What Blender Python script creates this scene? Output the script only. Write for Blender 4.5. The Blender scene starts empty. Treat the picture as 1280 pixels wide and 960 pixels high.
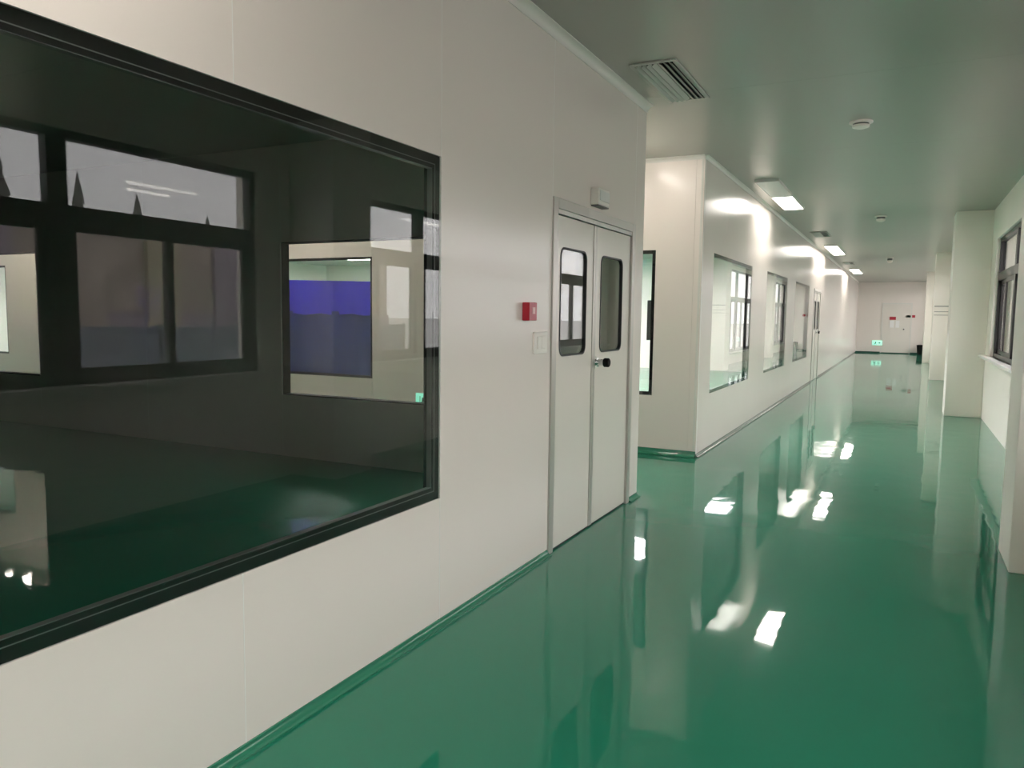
import bpy, bmesh, math, random
from mathutils import Matrix, Vector
random.seed(7)
S = bpy.context.scene
COL = S.collection

# ------------------------------------------------------------------ camera
CAM_H = 1.4
cd = bpy.data.cameras.new('camera'); cam = bpy.data.objects.new('camera', cd)
COL.objects.link(cam); S.camera = cam
cd.sensor_width = 36.0; cd.lens = 27.0; cd.clip_start = 0.02; cd.clip_end = 500
_r = Vector((0.8909, 0.4541, 0.0127)); _f = Vector((-0.4510, 0.8880, -0.0894))
_f.normalize(); _r = (_r - _f * _r.dot(_f)).normalized(); _u = _r.cross(_f)
cam.matrix_world = Matrix(((_r.x, _u.x, -_f.x, 0), (_r.y, _u.y, -_f.y, 0), (_r.z, _u.z, -_f.z, CAM_H), (0, 0, 0, 1)))

# ------------------------------------------------------------------ world, exposure
SKY = 6.0
LED = 24.0
W = bpy.data.worlds.new('overcast'); S.world = W; W.use_nodes = True
nt = W.node_tree; bg = nt.nodes['Background']
tc = nt.nodes.new('ShaderNodeTexCoord'); nz = nt.nodes.new('ShaderNodeTexNoise'); rp = nt.nodes.new('ShaderNodeValToRGB')
nz.inputs['Scale'].default_value = 2.0; nz.inputs['Detail'].default_value = 3
rp.color_ramp.elements[0].position = .3; rp.color_ramp.elements[0].color = (.95, .905, .925, 1)
rp.color_ramp.elements[1].position = .7; rp.color_ramp.elements[1].color = (1.0, .96, .97, 1)
nt.links.new(tc.outputs['Generated'], nz.inputs['Vector']); nt.links.new(nz.outputs['Fac'], rp.inputs['Fac'])
nt.links.new(rp.outputs['Color'], bg.inputs['Color']); bg.inputs['Strength'].default_value = SKY
S.view_settings.view_transform = 'Standard'; S.view_settings.look = 'None'
S.view_settings.gamma = 1.0; S.view_settings.use_curve_mapping = False
S.view_settings.exposure = 0.12
S.cycles.transparent_max_bounces = 32
S.cycles.max_bounces = 12; S.cycles.diffuse_bounces = 5; S.cycles.glossy_bounces = 6

# ------------------------------------------------------------------ materials
def mat(name, col, rough=.5, metal=0.0, spec=.5, bump=None, var=0.0, varscale=3.0, stretch=(1, 1, 1), coat=0.0):
    m = bpy.data.materials.new(name); m.use_nodes = True
    t = m.node_tree; b = t.nodes['Principled BSDF']
    b.inputs['Base Color'].default_value = (*col, 1); b.inputs['Roughness'].default_value = rough
    b.inputs['Metallic'].default_value = metal; b.inputs['Specular IOR Level'].default_value = spec
    b.inputs['Coat Weight'].default_value = coat; b.inputs['Coat Roughness'].default_value = .05
    if bump or var:
        g = t.nodes.new('ShaderNodeNewGeometry'); mp = t.nodes.new('ShaderNodeMapping')
        mp.inputs['Scale'].default_value = stretch
        t.links.new(g.outputs['Position'], mp.inputs['Vector'])
    if var:
        n = t.nodes.new('ShaderNodeTexNoise'); n.inputs['Scale'].default_value = varscale; n.inputs['Detail'].default_value = 4
        r = t.nodes.new('ShaderNodeValToRGB')
        r.color_ramp.elements[0].color = (*[c * (1 - var) for c in col], 1); r.color_ramp.elements[0].position = .3
        r.color_ramp.elements[1].color = (*[min(1, c * (1 + var)) for c in col], 1); r.color_ramp.elements[1].position = .7
        t.links.new(mp.outputs['Vector'], n.inputs['Vector']); t.links.new(n.outputs['Fac'], r.inputs['Fac'])
        t.links.new(r.outputs['Color'], b.inputs['Base Color'])
    if bump:
        sc, dist = bump
        n = t.nodes.new('ShaderNodeTexNoise'); n.inputs['Scale'].default_value = sc; n.inputs['Detail'].default_value = 1.5
        bp = t.nodes.new('ShaderNodeBump'); bp.inputs['Strength'].default_value = 1.0; bp.inputs['Distance'].default_value = dist
        t.links.new(mp.outputs['Vector'], n.inputs['Vector']); t.links.new(n.outputs['Fac'], bp.inputs['Height'])
        t.links.new(bp.outputs['Normal'], b.inputs['Normal'])
    return m

def glass(name, tint=(.96, .975, .965), r0=.04):
    m = bpy.data.materials.new(name); m.use_nodes = True
    t = m.node_tree; t.nodes.clear()
    out = t.nodes.new('ShaderNodeOutputMaterial'); mix = t.nodes.new('ShaderNodeMixShader')
    tr = t.nodes.new('ShaderNodeBsdfTransparent'); gl = t.nodes.new('ShaderNodeBsdfGlossy')
    tr.inputs['Color'].default_value = (*tint, 1); gl.inputs['Roughness'].default_value = 0.0
    g = t.nodes.new('ShaderNodeNewGeometry'); d = t.nodes.new('ShaderNodeVectorMath'); d.operation = 'DOT_PRODUCT'
    t.links.new(g.outputs['Normal'], d.inputs[0]); t.links.new(g.outputs['Incoming'], d.inputs[1])
    def mth(op, a, b=None):
        n = t.nodes.new('ShaderNodeMath'); n.operation = op
        for i, v in enumerate((a, b)):
            if v is None: continue
            if isinstance(v, (int, float)): n.inputs[i].default_value = v
            else: t.links.new(v, n.inputs[i])
        return n.outputs[0]
    c = mth('ABSOLUTE', d.outputs['Value']); c = mth('SUBTRACT', 1.0, c); c = mth('MAXIMUM', c, 0.0)
    c = mth('POWER', c, 5.0); c = mth('MULTIPLY', c, 1 - r0); c = mth('ADD', c, r0)
    t.links.new(c, mix.inputs[0]); t.links.new(tr.outputs[0], mix.inputs[1]); t.links.new(gl.outputs[0], mix.inputs[2])
    t.links.new(mix.outputs[0], out.inputs[0])
    return m

def emis(name, col, strength):
    m = bpy.data.materials.new(name); m.use_nodes = True
    b = m.node_tree.nodes['Principled BSDF']
    b.inputs['Base Color'].default_value = (.8, .8, .8, 1); b.inputs['Roughness'].default_value = .4
    b.inputs['Emission Color'].default_value = (*col, 1); b.inputs['Emission Strength'].default_value = strength
    return m

M = {}
M['panel'] = mat('white_sandwich_panel', (.84, .765, .71), .2, spec=.3, bump=(1.0, .002), stretch=(1.4, 1.4, .25))
M['joint'] = mat('white_sealant', (.88, .86, .82), .35)
M['core'] = mat('panel_core', (.55, .53, .5), .7)
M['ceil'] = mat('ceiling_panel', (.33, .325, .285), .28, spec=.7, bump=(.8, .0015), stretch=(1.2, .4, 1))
M['floor'] = mat('green_epoxy', (.016, .195, .115), .03, spec=.42, bump=(3.2, .0017), var=.05, varscale=.7, coat=.0)
def haze(m, r2, f):
    # second, softer gloss lobe: the slight haze of a rolled resin coat
    t = m.node_tree; b = t.nodes['Principled BSDF']; out = t.nodes['Material Output']
    c = t.nodes.new('ShaderNodeBsdfPrincipled'); mx = t.nodes.new('ShaderNodeMixShader'); mx.inputs[0].default_value = f
    for k in ('Base Color', 'Normal', 'Specular IOR Level'):
        if b.inputs[k].is_linked: t.links.new(b.inputs[k].links[0].from_socket, c.inputs[k])
        elif k != 'Normal': c.inputs[k].default_value = b.inputs[k].default_value
    c.inputs['Roughness'].default_value = r2
    # the haze varies from grain to grain
    g = t.nodes.new('ShaderNodeNewGeometry'); sc_ = t.nodes.new('ShaderNodeVectorMath'); sc_.operation = 'SCALE'; sc_.inputs['Scale'].default_value = 4000
    wn = t.nodes.new('ShaderNodeTexWhiteNoise'); pw = t.nodes.new('ShaderNodeMath'); pw.operation = 'POWER'; pw.inputs[1].default_value = 2.2
    ml = t.nodes.new('ShaderNodeMath'); ml.operation = 'MULTIPLY'; ml.inputs[1].default_value = f
    t.links.new(g.outputs['Position'], sc_.inputs[0]); t.links.new(sc_.outputs['Vector'], wn.inputs['Vector'])
    t.links.new(wn.outputs['Value'], pw.inputs[0]); t.links.new(pw.outputs[0], ml.inputs[0]); t.links.new(ml.outputs[0], mx.inputs[0])
    t.links.new(b.outputs[0], mx.inputs[1]); t.links.new(c.outputs[0], mx.inputs[2]); t.links.new(mx.outputs[0], out.inputs[0])
haze(M['floor'], .28, .36)
M['cove'] = mat('green_cove_paint', (.028, .19, .112), .12, bump=(6, .002))
M['plaster'] = mat('white_plaster', (.92, .875, .80), .42, var=.015, varscale=1.5, bump=(9, .001))
M['sillstone'] = mat('white_sill', (.92, .90, .87), .25)
M['alu'] = mat('aluminium', (.50, .475, .44), .32, metal=.55)
M['basealu'] = mat('grey_cove_strip', (.13, .18, .155), .13, metal=.2)
M['whitealu'] = mat('white_aluminium', (.74, .71, .66), .28)
M['black'] = mat('black_enamel', (.006, .006, .006), .7, spec=.15)
M['bronze'] = mat('dark_window_frame', (.018, .016, .016), .35)
M['spacer'] = mat('spacer_bar', (.25, .25, .25), .35, metal=.6)
M['glass'] = glass('clear_glass'); M['solar'] = glass('coated_outer_glass', (.97, .975, .97), .17)
M['leaf'] = mat('door_leaf_white', (.80, .745, .68), .22, bump=(1.2, .002), stretch=(1.4, 1.4, .3))
M['rubber'] = mat('black_rubber', (.015, .015, .015), .5)
M['red'] = mat('red_plastic', (.45, .012, .03), .3)
M['pink'] = mat('pale_pink_plastic', (.85, .5, .5), .4)
M['chrome'] = mat('chrome', (.8, .8, .8), .15, metal=1)
M['whitepl'] = mat('white_plastic', (.84, .79, .73), .35)
M['ventwhite'] = mat('white_vent', (.50, .49, .45), .4)
M['dark'] = mat('duct_shade', (.012, .012, .012), .8)  # near-black colour stands in for the shade inside the vents
M['greyp'] = mat('grey_plastic', (.10, .10, .10), .4)
M['blue'] = mat('blue_tarpaulin', (.06, .042, .80), .38, bump=(5, .02), stretch=(1, 1, .25))
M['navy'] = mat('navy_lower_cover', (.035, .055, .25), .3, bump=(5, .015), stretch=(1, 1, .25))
M['led'] = emis('led_diffuser', (1.0, .94, .87), LED)
M['tube'] = emis('bare_led_tube', (1.0, .92, .84), 62.0)
M['ledoff'] = mat('unlit_diffuser', (.74, .73, .70), .3)
M['led_room'] = emis('room_diffuser', (1.0, .94, .96), 52.0)
M['exit'] = emis('exit_green', (.14, .80, .54), .9)
M['exitdark'] = mat('exit_dark_green', (.005, .06, .04), .5)
M['exitwhite'] = emis('exit_white', (.8, 1, .92), 1.0)
M['redsign'] = mat('red_sign', (.42, .02, .04), .45)
M['white'] = mat('white_print', (.85, .82, .80), .5)
M['concrete'] = mat('concrete_ground', (.5, .49, .48), .85, var=.15, varscale=.6)
M['brick'] = mat('brown_render', (.40, .34, .30), .85, var=.2, varscale=1.2)
M['fence'] = mat('slate_blue_fence', (.13, .15, .19), .6, var=.15)
M['mauve'] = mat('mauve_band', (.30, .25, .30), .7); M['ochre'] = mat('ochre_render', (.40, .36, .26), .8, var=.1)
M['roof'] = mat('grey_roof', (.25, .24, .25), .8)
M['bark'] = mat('bark', (.10, .075, .06), .9)
M['needles'] = mat('grey_green_needles', (.12, .125, .11), .9, var=.3, varscale=3)
M['greyline'] = mat('grey_tape', (.30, .29, .27), .5)

# ------------------------------------------------------------------ helpers
class B:
    def __init__(s): s.bm = bmesh.new()
    def box(s, x0, x1, y0, y1, z0, z1):
        v = [s.bm.verts.new(p) for p in ((x0,y0,z0),(x1,y0,z0),(x1,y1,z0),(x0,y1,z0),(x0,y0,z1),(x1,y0,z1),(x1,y1,z1),(x0,y1,z1))]
        for f in ((3,2,1,0),(4,5,6,7),(0,1,5,4),(1,2,6,5),(2,3,7,6),(3,0,4,7)): s.bm.faces.new([v[i] for i in f])
        return s
    def prism(s, prof, axis, a0, a1):
        """extrude a closed profile (list of 2-tuples) along axis 'x','y','z'"""
        def P(u, w, a):
            return {'x': (a, u, w), 'y': (u, a, w), 'z': (u, w, a)}[axis]
        lo = [s.bm.verts.new(P(u, w, a0)) for u, w in prof]; hi = [s.bm.verts.new(P(u, w, a1)) for u, w in prof]
        n = len(prof)
        for i in range(n): s.bm.faces.new((lo[i], lo[(i+1) % n], hi[(i+1) % n], hi[i]))
        s.bm.faces.new(lo[::-1]); s.bm.faces.new(hi)
        return s
    def lathe(s, prof, axis, c, n=24):
        """prof = [(radius, height)], revolved about axis through c"""
        rings = []
        for r, h in prof:
            ring = []
            for k in range(n):
                a = 2 * math.pi * k / n; u, w = r * math.cos(a), r * math.sin(a)
                p = {'z': (u, w, h), 'x': (h, u, w), 'y': (u, h, w)}[axis]
                ring.append(s.bm.verts.new((c[0]+p[0], c[1]+p[1], c[2]+p[2])))
            rings.append(ring)
        for i in range(len(rings)-1):
            for k in range(n):
                s.bm.faces.new((rings[i][k], rings[i][(k+1) % n], rings[i+1][(k+1) % n], rings[i+1][k]))
        s.bm.faces.new(rings[0][::-1]); s.bm.faces.new(rings[-1])
        return s
    def plate_hole(s, outer, inner, axis, a0, a1):
        """plate with a hole: loops of 2-tuples, thickness a0..a1 along axis"""
        def P(u, w, a): return {'x': (a, u, w), 'y': (u, a, w)}[axis]
        loops = {}
        for a in (a0, a1):
            es = []; ls = []
            for lp in (outer, inner):
                vs = [s.bm.verts.new(P(u, w, a)) for u, w in lp]; ls.append(vs)
                es += [s.bm.edges.new((vs[i], vs[(i+1) % len(vs)])) for i in range(len(vs))]
            bmesh.ops.triangle_fill(s.bm, use_beauty=True, use_dissolve=False, edges=es)
            loops[a] = ls
        for k in (0, 1):
            A, C = loops[a0][k], loops[a1][k]; n = len(A)
            for i in range(n): s.bm.faces.new((A[i], A[(i+1) % n], C[(i+1) % n], C[i]))
        return s
    def mk(s, name, m, parent=None, smooth=False, bevel=0, loc=None):
        bmesh.ops.recalc_face_normals(s.bm, faces=s.bm.faces)
        me = bpy.data.meshes.new(name); s.bm.to_mesh(me); s.bm.free()
        me.materials.append(M[m])
        if smooth:
            for p in me.polygons: p.use_smooth = True
        o = bpy.data.objects.new(name, me); COL.objects.link(o)
        if parent: o.parent = parent
        if loc: o.location = loc
        if smooth:
            e = o.modifiers.new('split', 'EDGE_SPLIT'); e.split_angle = math.radians(40)
        if bevel:
            bv = o.modifiers.new('bevel', 'BEVEL'); bv.width = bevel; bv.segments = 2; bv.limit_method = 'ANGLE'
        return o

def empty(name, loc=(0, 0, 0)):
    o = bpy.data.objects.new(name, None); COL.objects.link(o); o.location = loc; o.empty_display_size = .1
    return o
def tag(o, label=None, cat=None, group=None, kind=None):
    if label: o['label'] = label
    if cat: o['category'] = cat
    if group: o['group'] = group
    if kind: o['kind'] = kind
    return o
def struct(o, label, cat): return tag(o, label, cat, kind='structure')
def box(name, m, parent, *d, bevel=0): return B().box(*d).mk(name, m, parent, bevel=bevel)

def cells(a0, a1, z0, z1, holes):
    """rectangle minus holes -> list of rectangles"""
    us = sorted({a0, a1, *[min(max(h[i], a0), a1) for h in holes for i in (0, 1)]})
    out = []
    for u0, u1 in zip(us, us[1:]):
        zs = [(z0, z1)]
        for h in holes:
            if h[0] <= u0 + 1e-6 and h[1] >= u1 - 1e-6:
                nz_ = []
                for b, t in zs:
                    if h[2] > b: nz_.append((b, min(t, h[2])))
                    if h[3] < t: nz_.append((max(b, h[3]), t))
                zs = [(b, t) for b, t in nz_ if t - b > 1e-6]
        for b, t in zs: out.append((u0, u1, b, t))
    return out

def panel_wall(name, axis, t0, t1, cuts, z1, holes, label, joint=True, gap=.003):
    """sandwich panel wall: panels between the cuts are parts; axis is the running direction"""
    w = struct(empty(name), label, 'wall')
    for a0, a1 in zip(cuts, cuts[1:]):
        b = B()
        for u0, u1, b0, b1 in cells(a0, a1, 0, z1, holes):
            u0 += gap/2 if abs(u0-a0) < 1e-6 else 0; u1 -= gap/2 if abs(u1-a1) < 1e-6 else 0
            if axis == 'y': b.box(t0, t1, u0, u1, b0, b1)
            else: b.box(u0, u1, t0, t1, b0, b1)
        b.mk('panel', 'panel', w)
    for a in cuts[1:-1]:
        b = B(); n = 0
        for u0, u1, b0, b1 in cells(a - gap/2, a + gap/2, 0, z1, holes):
            n += 1
            e = .0006 if joint else -.004
            if axis == 'y': b.box(t0 - e, t1 + e, u0, u1, b0, b1)
            else: b.box(u0, u1, t0 - e, t1 + e, b0, b1)
        if n: b.mk('joint', 'joint' if joint else 'core', w)
        else: b.bm.free()
    return w

CEIL = 2.97
XL, XR, XP = -1.80, 1.06, 0.59
XW = -17.5
YB, YF = -4.0, 35.9
YC = 5.72           # end of the near room
YX = 7.62           # front of the next room block
WZ0, WZ1 = .60, 2.075

# ------------------------------------------------------------------ floor, ceiling
fl = box('floor', 'floor', None, XW - .1, XR + .2, YB - .1, YF + .1, -.12, 0)
struct(fl, 'glossy green epoxy floor running through corridor and rooms', 'floor')
cl = struct(empty('ceiling', (0, 0, 0)), 'glossy white panel ceiling over the corridor and rooms', 'ceiling')
box('slab', 'core', cl, XW - .1, XR + .3, YB - .1, YF + .1, CEIL + .05, CEIL + .2)
y = YB - .1; ycut = [y]
while y < YF + .1:
    y += 2.3; ycut.append(min(y, YF + .1))
ycut = sorted({round(v + .42, 3) if 0 < i < len(ycut) - 1 else round(v, 3) for i, v in enumerate(ycut)})
for a0, a1 in zip(ycut, ycut[1:]):
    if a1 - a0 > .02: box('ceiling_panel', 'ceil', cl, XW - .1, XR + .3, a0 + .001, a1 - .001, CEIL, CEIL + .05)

# ------------------------------------------------------------------ walls
win_big = (-.62, 2.85, .585, 2.07)
door1 = (4.02, 5.50, 0, 2.07)
panel_wall('wall_left', 'y', XL - .08, XL, [YB, -1.75, -.59, .56, 1.705, 2.85, 4.02, 5.50, YC], CEIL,
           [win_big, door1], 'near white panel wall with the big dark window and double door')
WA = (-5.36, -2.75, WZ0, 2.065); WBh = (-12.2, -9.2, WZ0, 2.075)
panel_wall('wall_room_end', 'x', YC - .10, YC, [XW, -14.0, -12.2, -9.2, -7.3, -5.36, -2.75, XL - .08], CEIL, [WA, WBh],
           'dark end wall of the unlit room behind the big window')
BF1 = (-4.35, -2.265, WZ0, 2.07); BF2 = (-8.7, -5.8, WZ0, 2.085); BF3 = (-16.6, -13.3, WZ0 + .05, 2.11)
panel_wall('wall_block_front', 'x', YX, YX + .08, [XW, -12.0, -8.7, -5.8, -4.35, XL - .08 - .0], CEIL, [BF1, BF2, BF3],
           'pale wall facing the camera at the side passage with a black framed window', joint=False)
SW = [(8.15, 10.42, WZ0, 2.07), (11.65, 13.82, WZ0, 2.08), (14.92, 17.2, WZ0, 2.08)]
door2 = (18.15, 19.63, 0, 2.07)
sc = [YX]
while sc[-1] < YF - 1.2: sc.append(round(sc[-1] + 1.18, 3))
sc = [c for c in sc if all(abs(c - e) > .02 for h in SW + [door2] for e in h[:2])] + [YF]
panel_wall('wall_block_side', 'y', XL - .08, XL, sc, CEIL, SW + [door2],
           'long white glossy panel wall with three windows running to the corridor end', joint=False, gap=.002)
struct(box('wall_far', 'panel', None, XL - .08, XR + .3, YF, YF + .1, 0, CEIL), 'white wall closing the far end of the corridor', 'wall')
struct(box('wall_back', 'panel', None, XW, XR + .3, YB - .1, YB, 0, CEIL), 'white wall behind the camera', 'wall')
struct(box('wall_outer', 'panel', None, XW - .1, XW, YB - .1, 20.6, 0, CEIL), 'white outer wall at the far side of the rooms', 'wall')
struct(box('wall_room_back', 'panel', None, XW, XL - .08, 20.5, 20.6, 0, CEIL), 'white back wall inside the lit room', 'wall')

# right outer wall with window bays
GZ0, GZ1 = .92, 2.51
FARZ = (.35, 2.86)     # the two farthest bays, out of sight, are heightened to let in extra daylight
bays = [(-1.75, 4.65, (-.15, 1.45, 3.03)), (5.55, 12.3, (7.03, 8.78, 10.53)), (13.75, 20.25, (15.4, 17.0, 18.6)), (21.35, 28.2, (23.1, 24.8, 26.5)), (29.4, 35.5, (30.9, 32.4, 33.9))]
b = B()
for u0, u1, b0, b1 in cells(YB - .1, YF + .1, 0, CEIL, [(h[0], h[1], *(FARZ if h[0] > 21 else (GZ0, GZ1))) for h in bays]): b.box(XR, XR + .24, u0, u1, b0, b1)
struct(b.mk('wall_right', 'plaster'), 'white plaster outer wall with dark framed windows', 'wall')
pil = [(5.0, 5.5), (12.93, 13.53), (20.6, 21.2), (28.6, 29.2), (-2.95, -2.35)]
plab = ['nearest white pillar cut by the right edge of the photo', 'second white pillar, left of the dark framed window',
        'third white pillar with thin grey lines across it', 'fourth white pillar, farthest and narrowest in view', 'white pillar behind the camera']
for (a, c), lb in zip(pil, plab):
    p = box('pillar', 'plaster', None, XP, XR, a, c, 0, CEIL, bevel=.006); struct(p, lb, 'pillar')
    if abs(a - 20.6) < .01:
        for k, z in enumerate((1.72, 1.60, 1.52)):
            box('tape_line', 'greyline', p, XP + .02, XR - .02, a - .004, a + .0, z, z + (.022 if k == 0 else .012))

# ------------------------------------------------------------------ coved skirtings and cornices
def arc(r, n=6, c=.006):
    """concave quarter profile hugging a corner at (0,0); first axis away from wall, second up"""
    pts = [(0, 0), (r, 0), (r, c)]
    for k in range(1, n):
        a = math.pi/2 * k / n
        pts.append((r + .0 - (r - c) * math.sin(a), r - (r - c) * math.cos(a)))
    pts += [(c, r), (0, r)]
    return pts
def cove(name, axis, wall, sgn, a0, a1, r, m, label, top=False):
    z = CEIL if top else 0
    prof = [(wall + sgn * u, z - w if top else z + w) for u, w in arc(r)]
    o = B().prism(prof, axis, a0, a1).mk(name, m, None, smooth=True)
    struct(o, label, 'trim'); return o
cove('baseboard_left', 'y', XL, 1, YB, 4.02, .032, 'cove', 'green coved skirting under the big dark window')
cove('baseboard_corner', 'y', XL, 1, 5.50, YC, .032, 'cove', 'short green coved skirting right of the double door')
cove('baseboard_passage', 'x', YX, -1, -9.0, XL + .0, .06, 'cove', 'shiny green coved skirting at the foot of the pale passage wall')
cove('baseboard_block', 'y', XL, 1, YX, 18.15, .034, 'basealu', 'thin grey coved skirting below the three corridor windows')
cove('baseboard_block_far', 'y', XL, 1, 19.63, YF, .034, 'basealu', 'thin grey coved skirting beyond the far double door')
cove('baseboard_far', 'x', YF, -1, XL, XR, .06, 'exitdark', 'dark green skirting along the far end wall')
cove('trim_1', 'y', XL, 1, YB, YC, .05, 'whitealu', 'white coved cornice above the near wall', top=True)
cove('trim_2', 'x', YX, -1, -9.0, XL, .04, 'whitealu', 'white coved cornice above the passage wall', top=True)
cove('trim_3', 'y', XL, 1, YX, YF, .035, 'whitealu', 'white coved cornice along the long corridor wall', top=True)
# rounded corner profile of the block and end cap of the near wall
def corner_trim(name, cx, cy, sx, sy, label):
    r = .03; pr = [(cx - sx*.03, cy - sy*.03)]
    pr += [(cx - sx*.03, cy + sy*.004)]
    for k in range(7):
        a = math.pi/2 * k/6
        pr.append((cx - sx*(r - .004) + sx*r*math.sin(a), cy - sy*(r - .004) + sy*r*math.cos(a)))
    pr += [(cx + sx*.004, cy - sy*.03)]
    o = B().prism(pr, 'z', .001, CEIL - .001).mk(name, 'whitealu', None, smooth=True)
    struct(o, label, 'trim')
corner_trim('trim_4', XL, YX, 1, -1, 'rounded white corner strip of the block beside the passage')

# ------------------------------------------------------------------ flush cleanroom windows
def flush_window(name, axis, face, back, hole, border, label, double=True):
    """black bordered flush glazing. face = coordinate of the camera-side wall face, back = other face"""
    a0, a1, z0, z1 = hole; s = 1 if face > back else -1
    w = struct(empty(name), label, 'window')
    def bx(nm, m, u0, u1, t0, t1, b0, b1, par=w):
        t0, t1 = sorted((t0, t1))
        return box(nm, m, par, t0, t1, u0, u1, b0, b1) if axis == 'y' else box(nm, m, par, u0, u1, t0, t1, b0, b1)
    def ring(nm, m, t0, t1, o, wd):
        b = B(); t0, t1 = sorted((t0, t1))
        for u0, u1, b0, b1 in ((a0+o, a1-o, z0+o, z0+o+wd), (a0+o, a1-o, z1-o-wd, z1-o), (a0+o, a0+o+wd, z0+o+wd, z1-o-wd), (a1-o-wd, a1-o, z0+o+wd, z1-o-wd)):
            if axis == 'y': b.box(t0, t1, u0, u1, b0, b1)
            else: b.box(u0, u1, t0, t1, b0, b1)
        return b.mk(nm, m, w)
    g = .0015
    ring('frame', 'black', face - s*.008, face - s*.035, .0005, border)
    ring('reveal', 'black', face - s*.0355, back, .0005, .012)
    bx('pane', 'glass', a0+g, a1-g, face - s*.0005, face - s*.0065, z0+g, z1-g)
    if double:
        ring('spacer', 'spacer', face - s*.007, face - s*.0078, border - .018, .003)
        ring('inner_spacer', 'spacer', face - s*.010, face - s*.034, border + .0008, .002)
    return w
flush_window('window_1', 'y', XL, XL - .08, win_big, .055, 'large black bordered window of the dark room, nearest on the left')
flush_window('window_2', 'x', YC - .10, YC, WA, .012, 'window in the dark room end wall showing the blue covered shape', double=False)
flush_window('window_3', 'x', YC - .10, YC, WBh, .012, 'window in the dark room end wall at the left photo edge', double=False)
flush_window('window_4', 'x', YX, YX + .08, BF1, .036, 'tall sliver of black framed window right of the double door', double=False)
flush_window('window_5', 'x', YX, YX + .08, BF2, .03, 'black framed window with the blue cover behind it', double=False)
flush_window('window_6', 'x', YX, YX + .08, BF3, .03, 'farthest left window of the passage wall, seen through two panes', double=False)
for k, h in enumerate(SW):
    flush_window('window_%d' % (7 + k), 'y', XL, XL - .08, h, .032,
                 ['first and largest window of the long corridor wall', 'middle window of the long corridor wall', 'third and smallest window of the long corridor wall'][k])

# ------------------------------------------------------------------ outer windows in the right wall
XG = 1.135
def outer_window(name, bay, label):
    y0, y1, n = bay
    GZ0, GZ1 = FARZ if y0 > 21 else (.92, 2.51)
    w = struct(empty(name), label, 'window')
    d0, d1 = XG - .035, XG + .035
    b = B()
    b.box(d0, d1, y0, y1, GZ0, GZ0 + .05).box(d0, d1, y0, y1, GZ1 - .05, GZ1).box(d0, d1, y0, y0 + .05, GZ0 + .05, GZ1 - .05).box(d0, d1, y1 - .05, y1, GZ0 + .05, GZ1 - .05)
    b.mk('frame', 'bronze', w)
    for q in n: box('post', 'bronze', w, d0, d1, q - .065, q + .065, GZ0 + .05, GZ1 - .05)
    ed = [y0 - .015, *n, y1 + .015]
    for a, c in zip(ed, ed[1:]):
        a += .065; c -= .065
        box('transom', 'bronze', w, d0, d1, a, c, 1.94, 2.05)
        box('pane', 'solar', w, XG - .003, XG + .003, a, c, 2.05, GZ1 - .05)
        mid = (a + c)/2
        for u0, u1, xs in ((a, mid + .025, XG - .016), (mid - .025, c, XG + .016)):
            s = B(); t = .014
            s.box(xs-t, xs+t, u0, u1, GZ0+.05, GZ0+.105).box(xs-t, xs+t, u0, u1, 1.89, 1.94)
            s.box(xs-t, xs+t, u0, u0+.05, GZ0+.105, 1.89).box(xs-t, xs+t, u1-.05, u1, GZ0+.105, 1.89)
            sa = s.mk('sash', 'bronze', w)
            box('pane', 'solar', sa, xs-.003, xs+.003, u0+.05, u1-.05, GZ0+.105, 1.89)
    box('sill', 'sillstone', w, XR - .09, XG - .04, y0 - .1 if y0 > 13 else y0 - .02, min(y1 + .55, y1 + .55) if y1 < 13 and y1 > 5 else y1 + .15, GZ0 - .035, GZ0, bevel=.004)
    return w
wl = ['dark framed outer window reflected in the big dark glass', 'dark framed outer window between the two nearest pillars', 'outer window row behind the second pillar',
      'outer window row behind the third pillar, heightened for extra daylight', 'outer window row behind the fourth pillar, heightened for extra daylight']
for k, (bay, lb) in enumerate(zip(bays, wl)): outer_window('window_%d' % (10 + k), bay, lb)

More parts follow.
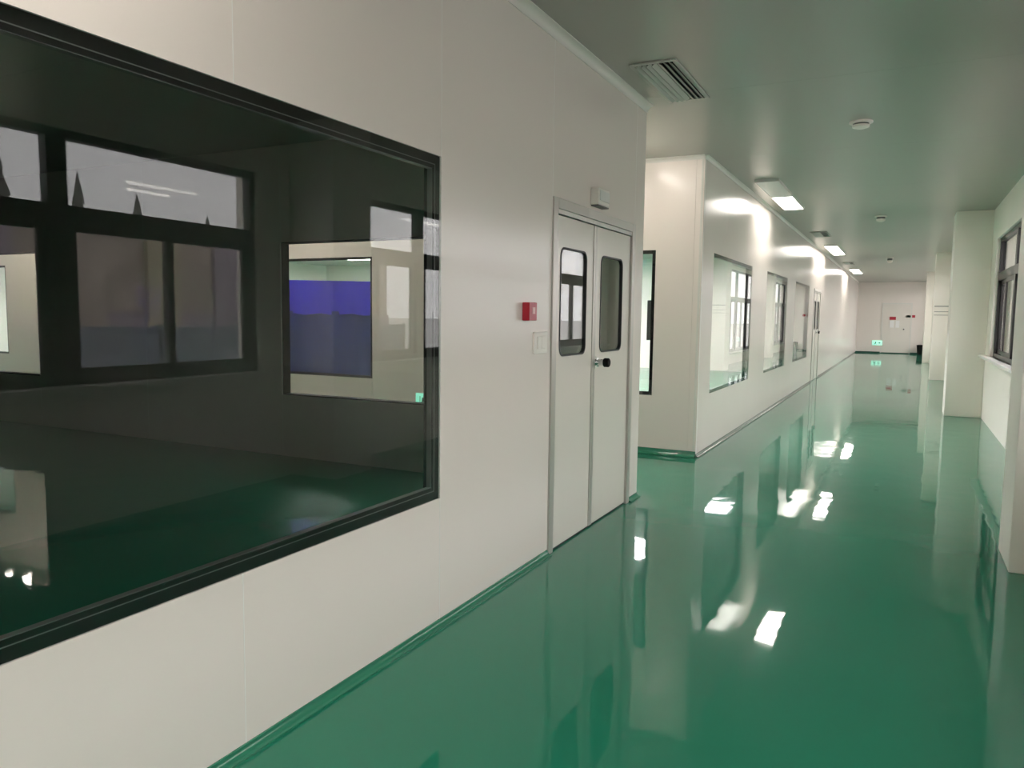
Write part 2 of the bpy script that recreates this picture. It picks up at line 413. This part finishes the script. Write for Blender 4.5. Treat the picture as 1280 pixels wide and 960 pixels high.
# ------------------------------------------------------------------ double doors
def rrect(u0, u1, z0, z1, r, n=5):
    pts = []
    for cx_, cz_, a0 in ((u1-r, z1-r, 0), (u0+r, z1-r, 90), (u0+r, z0+r, 180), (u1-r, z0+r, 270)):
        for k in range(n+1):
            a = math.radians(a0 + 90*k/n); pts.append((cx_ + r*math.cos(a), cz_ + r*math.sin(a)))
    return pts
def double_door(name, y0, label, lock=True):
    d = struct(empty(name), label, 'door')
    y1 = y0 + 1.48; t0, t1 = XL - .08, XL + .012
    b = B().box(t0, t1, y0, y0+.065, 0, 2.07).box(t0, t1, y1-.065, y1, 0, 2.07).box(t0, t1, y0+.065, y1-.065, 2.012, 2.07)
    fr = b.mk('door_frame', 'alu', d, bevel=.003)
    box('head_strip', 'whitealu', fr, XL - .01, XL + .004, y0+.065, y1-.065, 1.985, 2.010)
    L0, Lm, L1 = y0 + .068, y0 + .70, y1 - .068
    for i, (u0, u1) in enumerate(((L0, Lm - .002), (Lm + .002, L1))):
        pu0 = u0 + (.072 if i == 0 else .11); pu1 = pu0 + (.415 if i == 0 else .435)
        out = [(u0, .012), (u1, .012), (u1, 1.978), (u0, 1.978)]
        inn = rrect(pu0, pu1, 1.16, 1.80, .055)
        xf = XL - .006
        lf = B().plate_hole(out, inn, 'x', xf - .045, xf).mk('door_leaf', 'leaf', d)
        gi = rrect(pu0 + .008, pu1 - .008, 1.168, 1.792, .049)
        B().plate_hole(rrect(pu0 - .002, pu1 + .002, 1.158, 1.802, .056), gi, 'x', xf - .02, xf + .004).mk('gasket', 'rubber', lf)
        B().prism(rrect(pu0 + .002, pu1 - .002, 1.162, 1.798, .054), 'x', xf - .012, xf - .006).mk('pane', 'glass', lf)
        if i == 0: box('edge_strip', 'alu', lf, xf - .02, xf + .006, u1 - .03, u1, .012, 1.978)
        else: box('edge_strip', 'alu', lf, xf - .02, xf + .006, u0, u0 + .022, .012, 1.978)
        box('bottom_seal', 'rubber', lf, xf - .03, xf - .002, u0 + .005, u1 - .005, .001, .0115)
        if i == 1 and lock:
            ky, kz = u0 + .075, 1.095
            k = B().lathe([(.030, 0), (.030, .008), (.022, .010), (.020, .05)], 'x', (xf, ky, kz), 20).mk('lock_knob', 'chrome', lf, smooth=True)
            B().lathe([(.027, .05), (.030, .055), (.030, .082), (.024, .088)], 'x', (xf, ky, kz), 20).mk('knob_cap', 'black', k, smooth=True)
            box('strike_plate', 'chrome', k, xf, xf + .005, ky - .055, ky - .025, kz - .04, kz + .04)
    return d
double_door('door_1', 4.02, 'white double door with two rounded windows and round lock')
double_door('door_2', 18.15, 'far white double door at the end of the window row')

# ------------------------------------------------------------------ things on the near wall
t = tag(empty('fire_alarm_button', (XL, 3.70, 1.42)), 'red fire alarm box on the wall left of the double door', 'fire alarm')
box('housing', 'red', t, 0, .042, -.048, .048, -.048, .048, bevel=.004)
box('indicator', 'pink', t, .042, .045, -.012, .018, -.012, .022)
t = tag(empty('light_switch', (XL, 3.87, 1.25)), 'white switch plate below the red fire alarm box', 'switch')
box('plate', 'whitepl', t, 0, .012, -.085, .085, -.06, .06, bevel=.003)
for s in (-1, 1): box('rocker', 'whitepl', t, .012, .017, -.026 + s*.025, .022 + s*.025, -.035, .035, bevel=.002)
t = tag(empty('emergency_lamp', (XL, 4.70, 2.145)), 'small white box lamp above the double door', 'lamp')
box('housing', 'whitepl', t, 0, .055, -.10, .10, -.045, .06, bevel=.006)
box('bottom_edge', 'greyp', t, .004, .052, -.095, .095, -.053, -.046)
box('lens', 'ledoff', t, .056, .062, -.085, .085, -.02, .045, bevel=.003)

# ------------------------------------------------------------------ ceiling fixtures
def light_fixture(y0, lit, label, group='twin ceiling lights along the corridor'):
    t = tag(empty('ceiling_light', (-1.475, y0, CEIL)), label, 'ceiling light', group)
    x = .135; L = 2.46; h = .032
    b = B().box(-x, -x+.012, 0, L, -h, 0).box(x-.012, x, 0, L, -h, 0).box(-x+.012, x-.012, 0, .012, -h, 0).box(-x+.012, x-.012, L-.012, L, -h, 0)
    b.mk('frame', 'whitealu', t)
    box('back_plate', 'whitepl', t, -x+.012, x-.012, .012, L-.012, -.012, 0)
    for k in (0, 1):
        box('diffuser', 'led' if lit[k] else 'ledoff', t, -x+.014, x-.014, .014 + k*1.222, 1.222 + k*1.222, -h+.004, -.014)
    box('divider', 'whitealu', t, -x+.012, x-.012, 1.2225, 1.2355, -h - .001, -.012)
    return t
light_fixture(-1.3, (1, 1), 'lit ceiling light behind the camera, out of view')
light_fixture(9.2, (0, 1), 'twin ceiling light nearest the camera, its near half unlit')
light_fixture(17.75, (1, 1), 'second lit ceiling light along the corridor')
light_fixture(26.2, (1, 1), 'farthest lit ceiling light before the end wall')
def vent(y0, label):
    t = tag(empty('ceiling_vent', (-1.47, y0, CEIL)), label, 'vent', 'ceiling vents along the corridor')
    x, L = .15, .92
    b = B().box(-x, -x+.03, 0, L, -.012, 0).box(x-.03, x, 0, L, -.012, 0).box(-x+.03, x-.03, 0, .03, -.012, 0).box(-x+.03, x-.03, L-.03, L, -.012, 0)
    b.mk('frame', 'ventwhite', t, bevel=.003)
    box('shade_sheet', 'dark', t, -x+.03, x-.03, .03, L-.03, -.0015, 0)  # flat black sheet paints the shade between the slats, no opening behind
    n = 7
    for k in range(n):
        cx_ = -x + .03 + (2*x - .06) * (k + .5)/n
        lean = .016 if k > 3 else -.012
        pr = [(cx_ - lean, -.0025), (cx_ - lean + .004, -.0025), (cx_ + lean + .004, -.024), (cx_ + lean, -.024)]
        B().prism(pr, 'y', .031, L - .031).mk('slat', 'ventwhite', t)
    return t
vent(4.74, 'white slatted ceiling vent nearest the camera, above the passage corner')
vent(15.0, 'small slatted ceiling vent between the first and second lights')
vent(23.2, 'farthest slatted ceiling vent just before the last light')
def detector(y, x, label, drop=1.0):
    t = tag(empty('smoke_detector', (x, y, CEIL)), label, 'smoke detector', 'round ceiling detectors')
    B().lathe([(.088, 0), (.088, -.012), (.080, -.016)], 'z', (0, 0, 0), 28).mk('base_plate', 'whitepl', t, smooth=True)
    B().lathe([(.060, -.016), (.060, -.024*drop), (.056, -.028*drop)], 'z', (0, 0, 0), 28).mk('gap_ring', 'greyp', t, smooth=True)
    B().lathe([(.066, -.0285*drop), (.062, -.045*drop), (.03, -.055*drop)], 'z', (0, 0, 0), 28).mk('dome', 'whitepl', t, smooth=True)
detector(6.85, -.39, 'white round smoke detector nearest the camera on the ceiling')
detector(13.1, -.40, 'second round detector on the ceiling, mid corridor', 1.6)
detector(21.9, -.41, 'third and farthest round detector on the ceiling', 2.4)
# twin tube fittings in the side passage
def tube_light(x, y0, label):
    t = tag(empty('tube_light', (x, y0, CEIL - .002)), label, 'ceiling light', 'tube lights in the side passage')
    for s in (-1, 1):
        box('channel', 'whitealu', t, s*.25 - .05, s*.25 + .05, 0, 1.22, -.05, 0, bevel=.004)
        box('tube', 'tube', t, s*.25 - .011, s*.25 + .011, .02, 1.20, -.082, -.051, bevel=.01)
    box('cross_bar', 'whitealu', t, -.2, .2, .56, .66, -.02, 0)
tube_light(-2.62, 5.95, 'lit twin tube fitting on the side passage ceiling near the corner')
tube_light(-7.0, 6.0, 'lit twin tube fitting on the side passage ceiling before the blue cover')
tube_light(-12.5, 6.0, 'lit twin tube fitting at the far end of the side passage')
# lit room behind the long wall
RL = [(x, yy) for x in (-3.9, -8.5, -14.0) for yy in (9.6, 13.6, 17.6)]
for k, (x, yy) in enumerate(RL):
    t = tag(empty('room_light', (x, yy, CEIL)), 'square lit ceiling panel of the lit room, %s row, %s column' % (('front', 'middle', 'rear')[k % 3], ('nearest', 'central', 'farthest')[k // 3]), 'ceiling light', 'ceiling panels in the lit room')
    b = B().box(-.62, -.59, -.62, .62, -.03, 0).box(.59, .62, -.62, .62, -.03, 0).box(-.59, .59, -.62, -.59, -.03, 0).box(-.59, .59, .59, .62, -.03, 0)
    b.mk('frame', 'whitealu', t); box('diffuser', 'led_room', t, -.59, .59, -.59, .59, -.022, -.001)

# ------------------------------------------------------------------ exit signs and far wall
def exit_sign(loc, axis, label, s=1.0):
    t = tag(empty('exit_sign', loc), label, 'exit sign', 'low green exit signs')
    w, h = .19*s, .095*s
    # local: u along x, depth toward -y
    box('housing', 'whitepl', t, -w-.008, w+.008, -.02, 0, -h-.008, h+.008)
    f = box('face', 'exit', t, -w, w, -.024, -.0205, -h, h)
    # running figure and arrow marks
    b = B(); Y0, Y1 = -.028, -.0245
    m = .9*s
    def quad(pts): b.prism([(x*m, z*m) for x, z in pts], 'y', Y0, Y1)
    quad([(.035, .005), (.09, .005), (.09, .045), (.15, 0), (.09, -.045), (.09, -.018), (.035, -.018)])
    quad([(-.13, -.085), (-.13, .06), (-.12, .06), (-.12, -.085)])
    quad([(-.06, .045), (-.035, .045), (-.035, .07), (-.06, .07)])
    quad([(-.085, .04), (-.04, .035), (-.05, -.02), (-.09, -.01)])
    quad([(-.09, -.012), (-.055, -.02), (-.095, -.08), (-.11, -.075)])
    quad([(-.07, -.012), (-.05, -.02), (-.02, -.07), (-.035, -.078)])
    quad([(-.05, .03), (-.015, .005), (-.02, -.005), (-.05, .015)])
    b.mk('pictogram', 'exitdark', f)
    return t
exit_sign((-.98, YF, .43), 'x', 'green exit sign low on the far end wall')
exit_sign((-4.99, YX, .385), 'x', 'green lit exit sign low on the passage wall, seen through the dark window', .8)
t = struct(empty('door_3', (-.28, YF, 0)), 'plain white door in the far end wall', 'door')
b = B().box(-.58, -.53, -.02, 0, 0, 2.1).box(.50, .55, -.02, 0, 0, 2.1).box(-.53, .50, -.02, 0, 2.05, 2.1); b.mk('door_frame', 'whitealu', t)
dl = box('door_leaf', 'leaf', t, -.525, .495, -.012, 0, .01, 2.045)
B().lathe([(.028, 0), (.028, -.03), (.02, -.05)], 'y', (.27, -.012, 1.02), 14).mk('door_handle', 'greyp', dl, smooth=True)
t = tag(empty('notice_board', (-.44, YF - .012, 1.40)), 'small dark red plate with white sheets on the far door', 'notice')
box('plate', 'redsign', t, -.12, .12, -.012, 0, .0, .13)
for k in range(2): box('sheet', 'white', t, -.1 + k*.22, .06 + k*.2, -.006, 0, -.32, -.03)
t = tag(empty('fire_sign', (.23, YF, 1.555)), 'narrow dark red sign at the right of the far wall', 'sign')
box('board', 'redsign', t, -.155, .155, -.012, 0, -.05, .05); box('symbol', 'white', t, -.20, -.16, -.012, 0, -.05, .05)
t = tag(empty('waste_bin', (.62, 35.55, 0)), 'black bin on the floor in the far right corner', 'bin')
B().lathe([(.09, .0), (.12, .34), (.125, .36), (.11, .36), (.08, .04)], 'z', (0, 0, 0), 16).mk('body', 'black', t, smooth=True)
B().lathe([(.128, .36), (.128, .385), (.06, .40)], 'z', (0, 0, 0), 16).mk('lid', 'black', t, smooth=True)
t = tag(empty('wall_panel_box', (-2.36, YX + .082, 1.365)), 'dark grey box fixed behind the sliver of window', 'control box')
box('housing', 'greyp', t, -.005, .045, 0, .05, -.205, .205, bevel=.006); box('face', 'greyp', t, .002, .038, -.004, -.0005, -.195, .195)

# ------------------------------------------------------------------ blue cover behind glass
t = tag(empty('covered_equipment', (-7.9, 8.6, 0)), 'large blue tarpaulin covered shape behind the black framed window', 'covered equipment')
def drape(z0, z1, off, nm, m, peak=0.0):
    bm = bmesh.new(); nx = 60; prof = []
    hx, hy = 2.15, .62
    per = []
    for k in range(nx): per.append((-hx + 2*hx*k/nx, -hy))
    for k in range(16): per.append((hx, -hy + 2*hy*k/16))
    for k in range(nx): per.append((hx - 2*hx*k/nx, hy))
    for k in range(16): per.append((-hx, hy - 2*hy*k/16))
    rows = 8; rings = []
    for r in range(rows + 1):
        f = r/rows; ring = []
        for i, (x, yv) in enumerate(per):
            wv = off + .02*(1 - f)*math.sin(i*1.7) + .012*math.sin(i*.63 + r*.4)
            sx = 1 + wv/hx; sy = 1 + wv/hy
            z = z0 + (z1 - z0)*f + (peak*(1 - abs(x + .2)/hx) if r == rows else 0) + (.012*math.sin(i*.9) if r == 0 else 0)
            ring.append(bm.verts.new((x*sx, yv*sy, z)))
        rings.append(ring)
    n = len(per)
    for r in range(rows):
        for i in range(n): bm.faces.new((rings[r][i], rings[r][(i+1) % n], rings[r+1][(i+1) % n], rings[r+1][i]))
    bm.faces.new(rings[-1]); bm.faces.new(rings[0][::-1])
    bb = B(); bb.bm.free(); bb.bm = bm
    return bb.mk(nm, m, t, smooth=True)
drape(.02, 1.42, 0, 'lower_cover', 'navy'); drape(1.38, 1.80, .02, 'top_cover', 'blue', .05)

# ------------------------------------------------------------------ outdoors, seen in reflections and through the right windows
g = box('ground', 'concrete', None, XR + .24, 160, -120, 220, -.4, -.15); struct(g, 'grey concrete yard outside the windows', 'ground')
t = tag(empty('low_building', (15.5, 6, -.15)), 'low brown building across the yard', 'building')
box('wall', 'brick', t, -3, 3, -14, 16, 0, 3.45); box('roof', 'roof', t, -3.2, 3.2, -14.2, 16.2, 3.45, 3.7)
for k in range(15):
    box('pilaster', ('brick', 'ochre', 'mauve')[k % 3], t, -3.14, -3.0, -13.6 + k*2, -12.7 + k*2, 0, 3.4)
box('band', 'mauve', t, -3.08, -3.0, -14, 16, .9, 1.5)
t = tag(empty('yard_fence', (9.0, 6, -.15)), 'slate blue panel fence across the yard', 'fence')
for k in range(12): box('fence_panel', 'fence', t, -.03, .03, -12 + k*2, -10.04 + k*2, .05, 1.25)
for k in range(13): box('fence_post', 'bronze', t, -.04, .04, -12.04 + k*2, -11.98 + k*2, 0, 1.3)
for k, (x, yv, h) in enumerate(((22, 14.5, 6.9), (22, 17.2, 6.1), (22, 19.5, 5.7), (24, 24.5, 5.6), (23, 9, 5.2), (24, 3, 5.0))):
    t = tag(empty('conifer_tree', (x, yv, -.15)), ['tallest dark conifer reflected near the left end of the big window', 'slim conifer reflected right of the window post', 'conifer reflected below the tube light streaks',
        'conifer reflected at the right end of the sky pane', 'conifer behind the low building, left of the reflected ones', 'conifer farthest left behind the low building'][k], 'tree', 'conifers beyond the yard')
    B().lathe([(.18, 0), (.12, h*.5), (.03, h*.95)], 'z', (0, 0, 0), 8).mk('trunk', 'bark', t)
    b = B()
    for j in range(7):
        f = j/7; zz = h*(.18 + .8*f); r = (1 - f)*h*.13 + .1; n = 14; tip = b.bm.verts.new((0, 0, zz + h*.17)); ring = []
        for q in range(n):
            a = 2*math.pi*q/n; rr = r*(1 + random.uniform(-.25, .2)); ring.append(b.bm.verts.new((rr*math.cos(a), rr*math.sin(a), zz - random.uniform(0, .25))))
        for q in range(n): b.bm.faces.new((ring[q], ring[(q+1) % n], tip))
        b.bm.faces.new(ring[::-1])
    b.mk('foliage', 'needles', t)
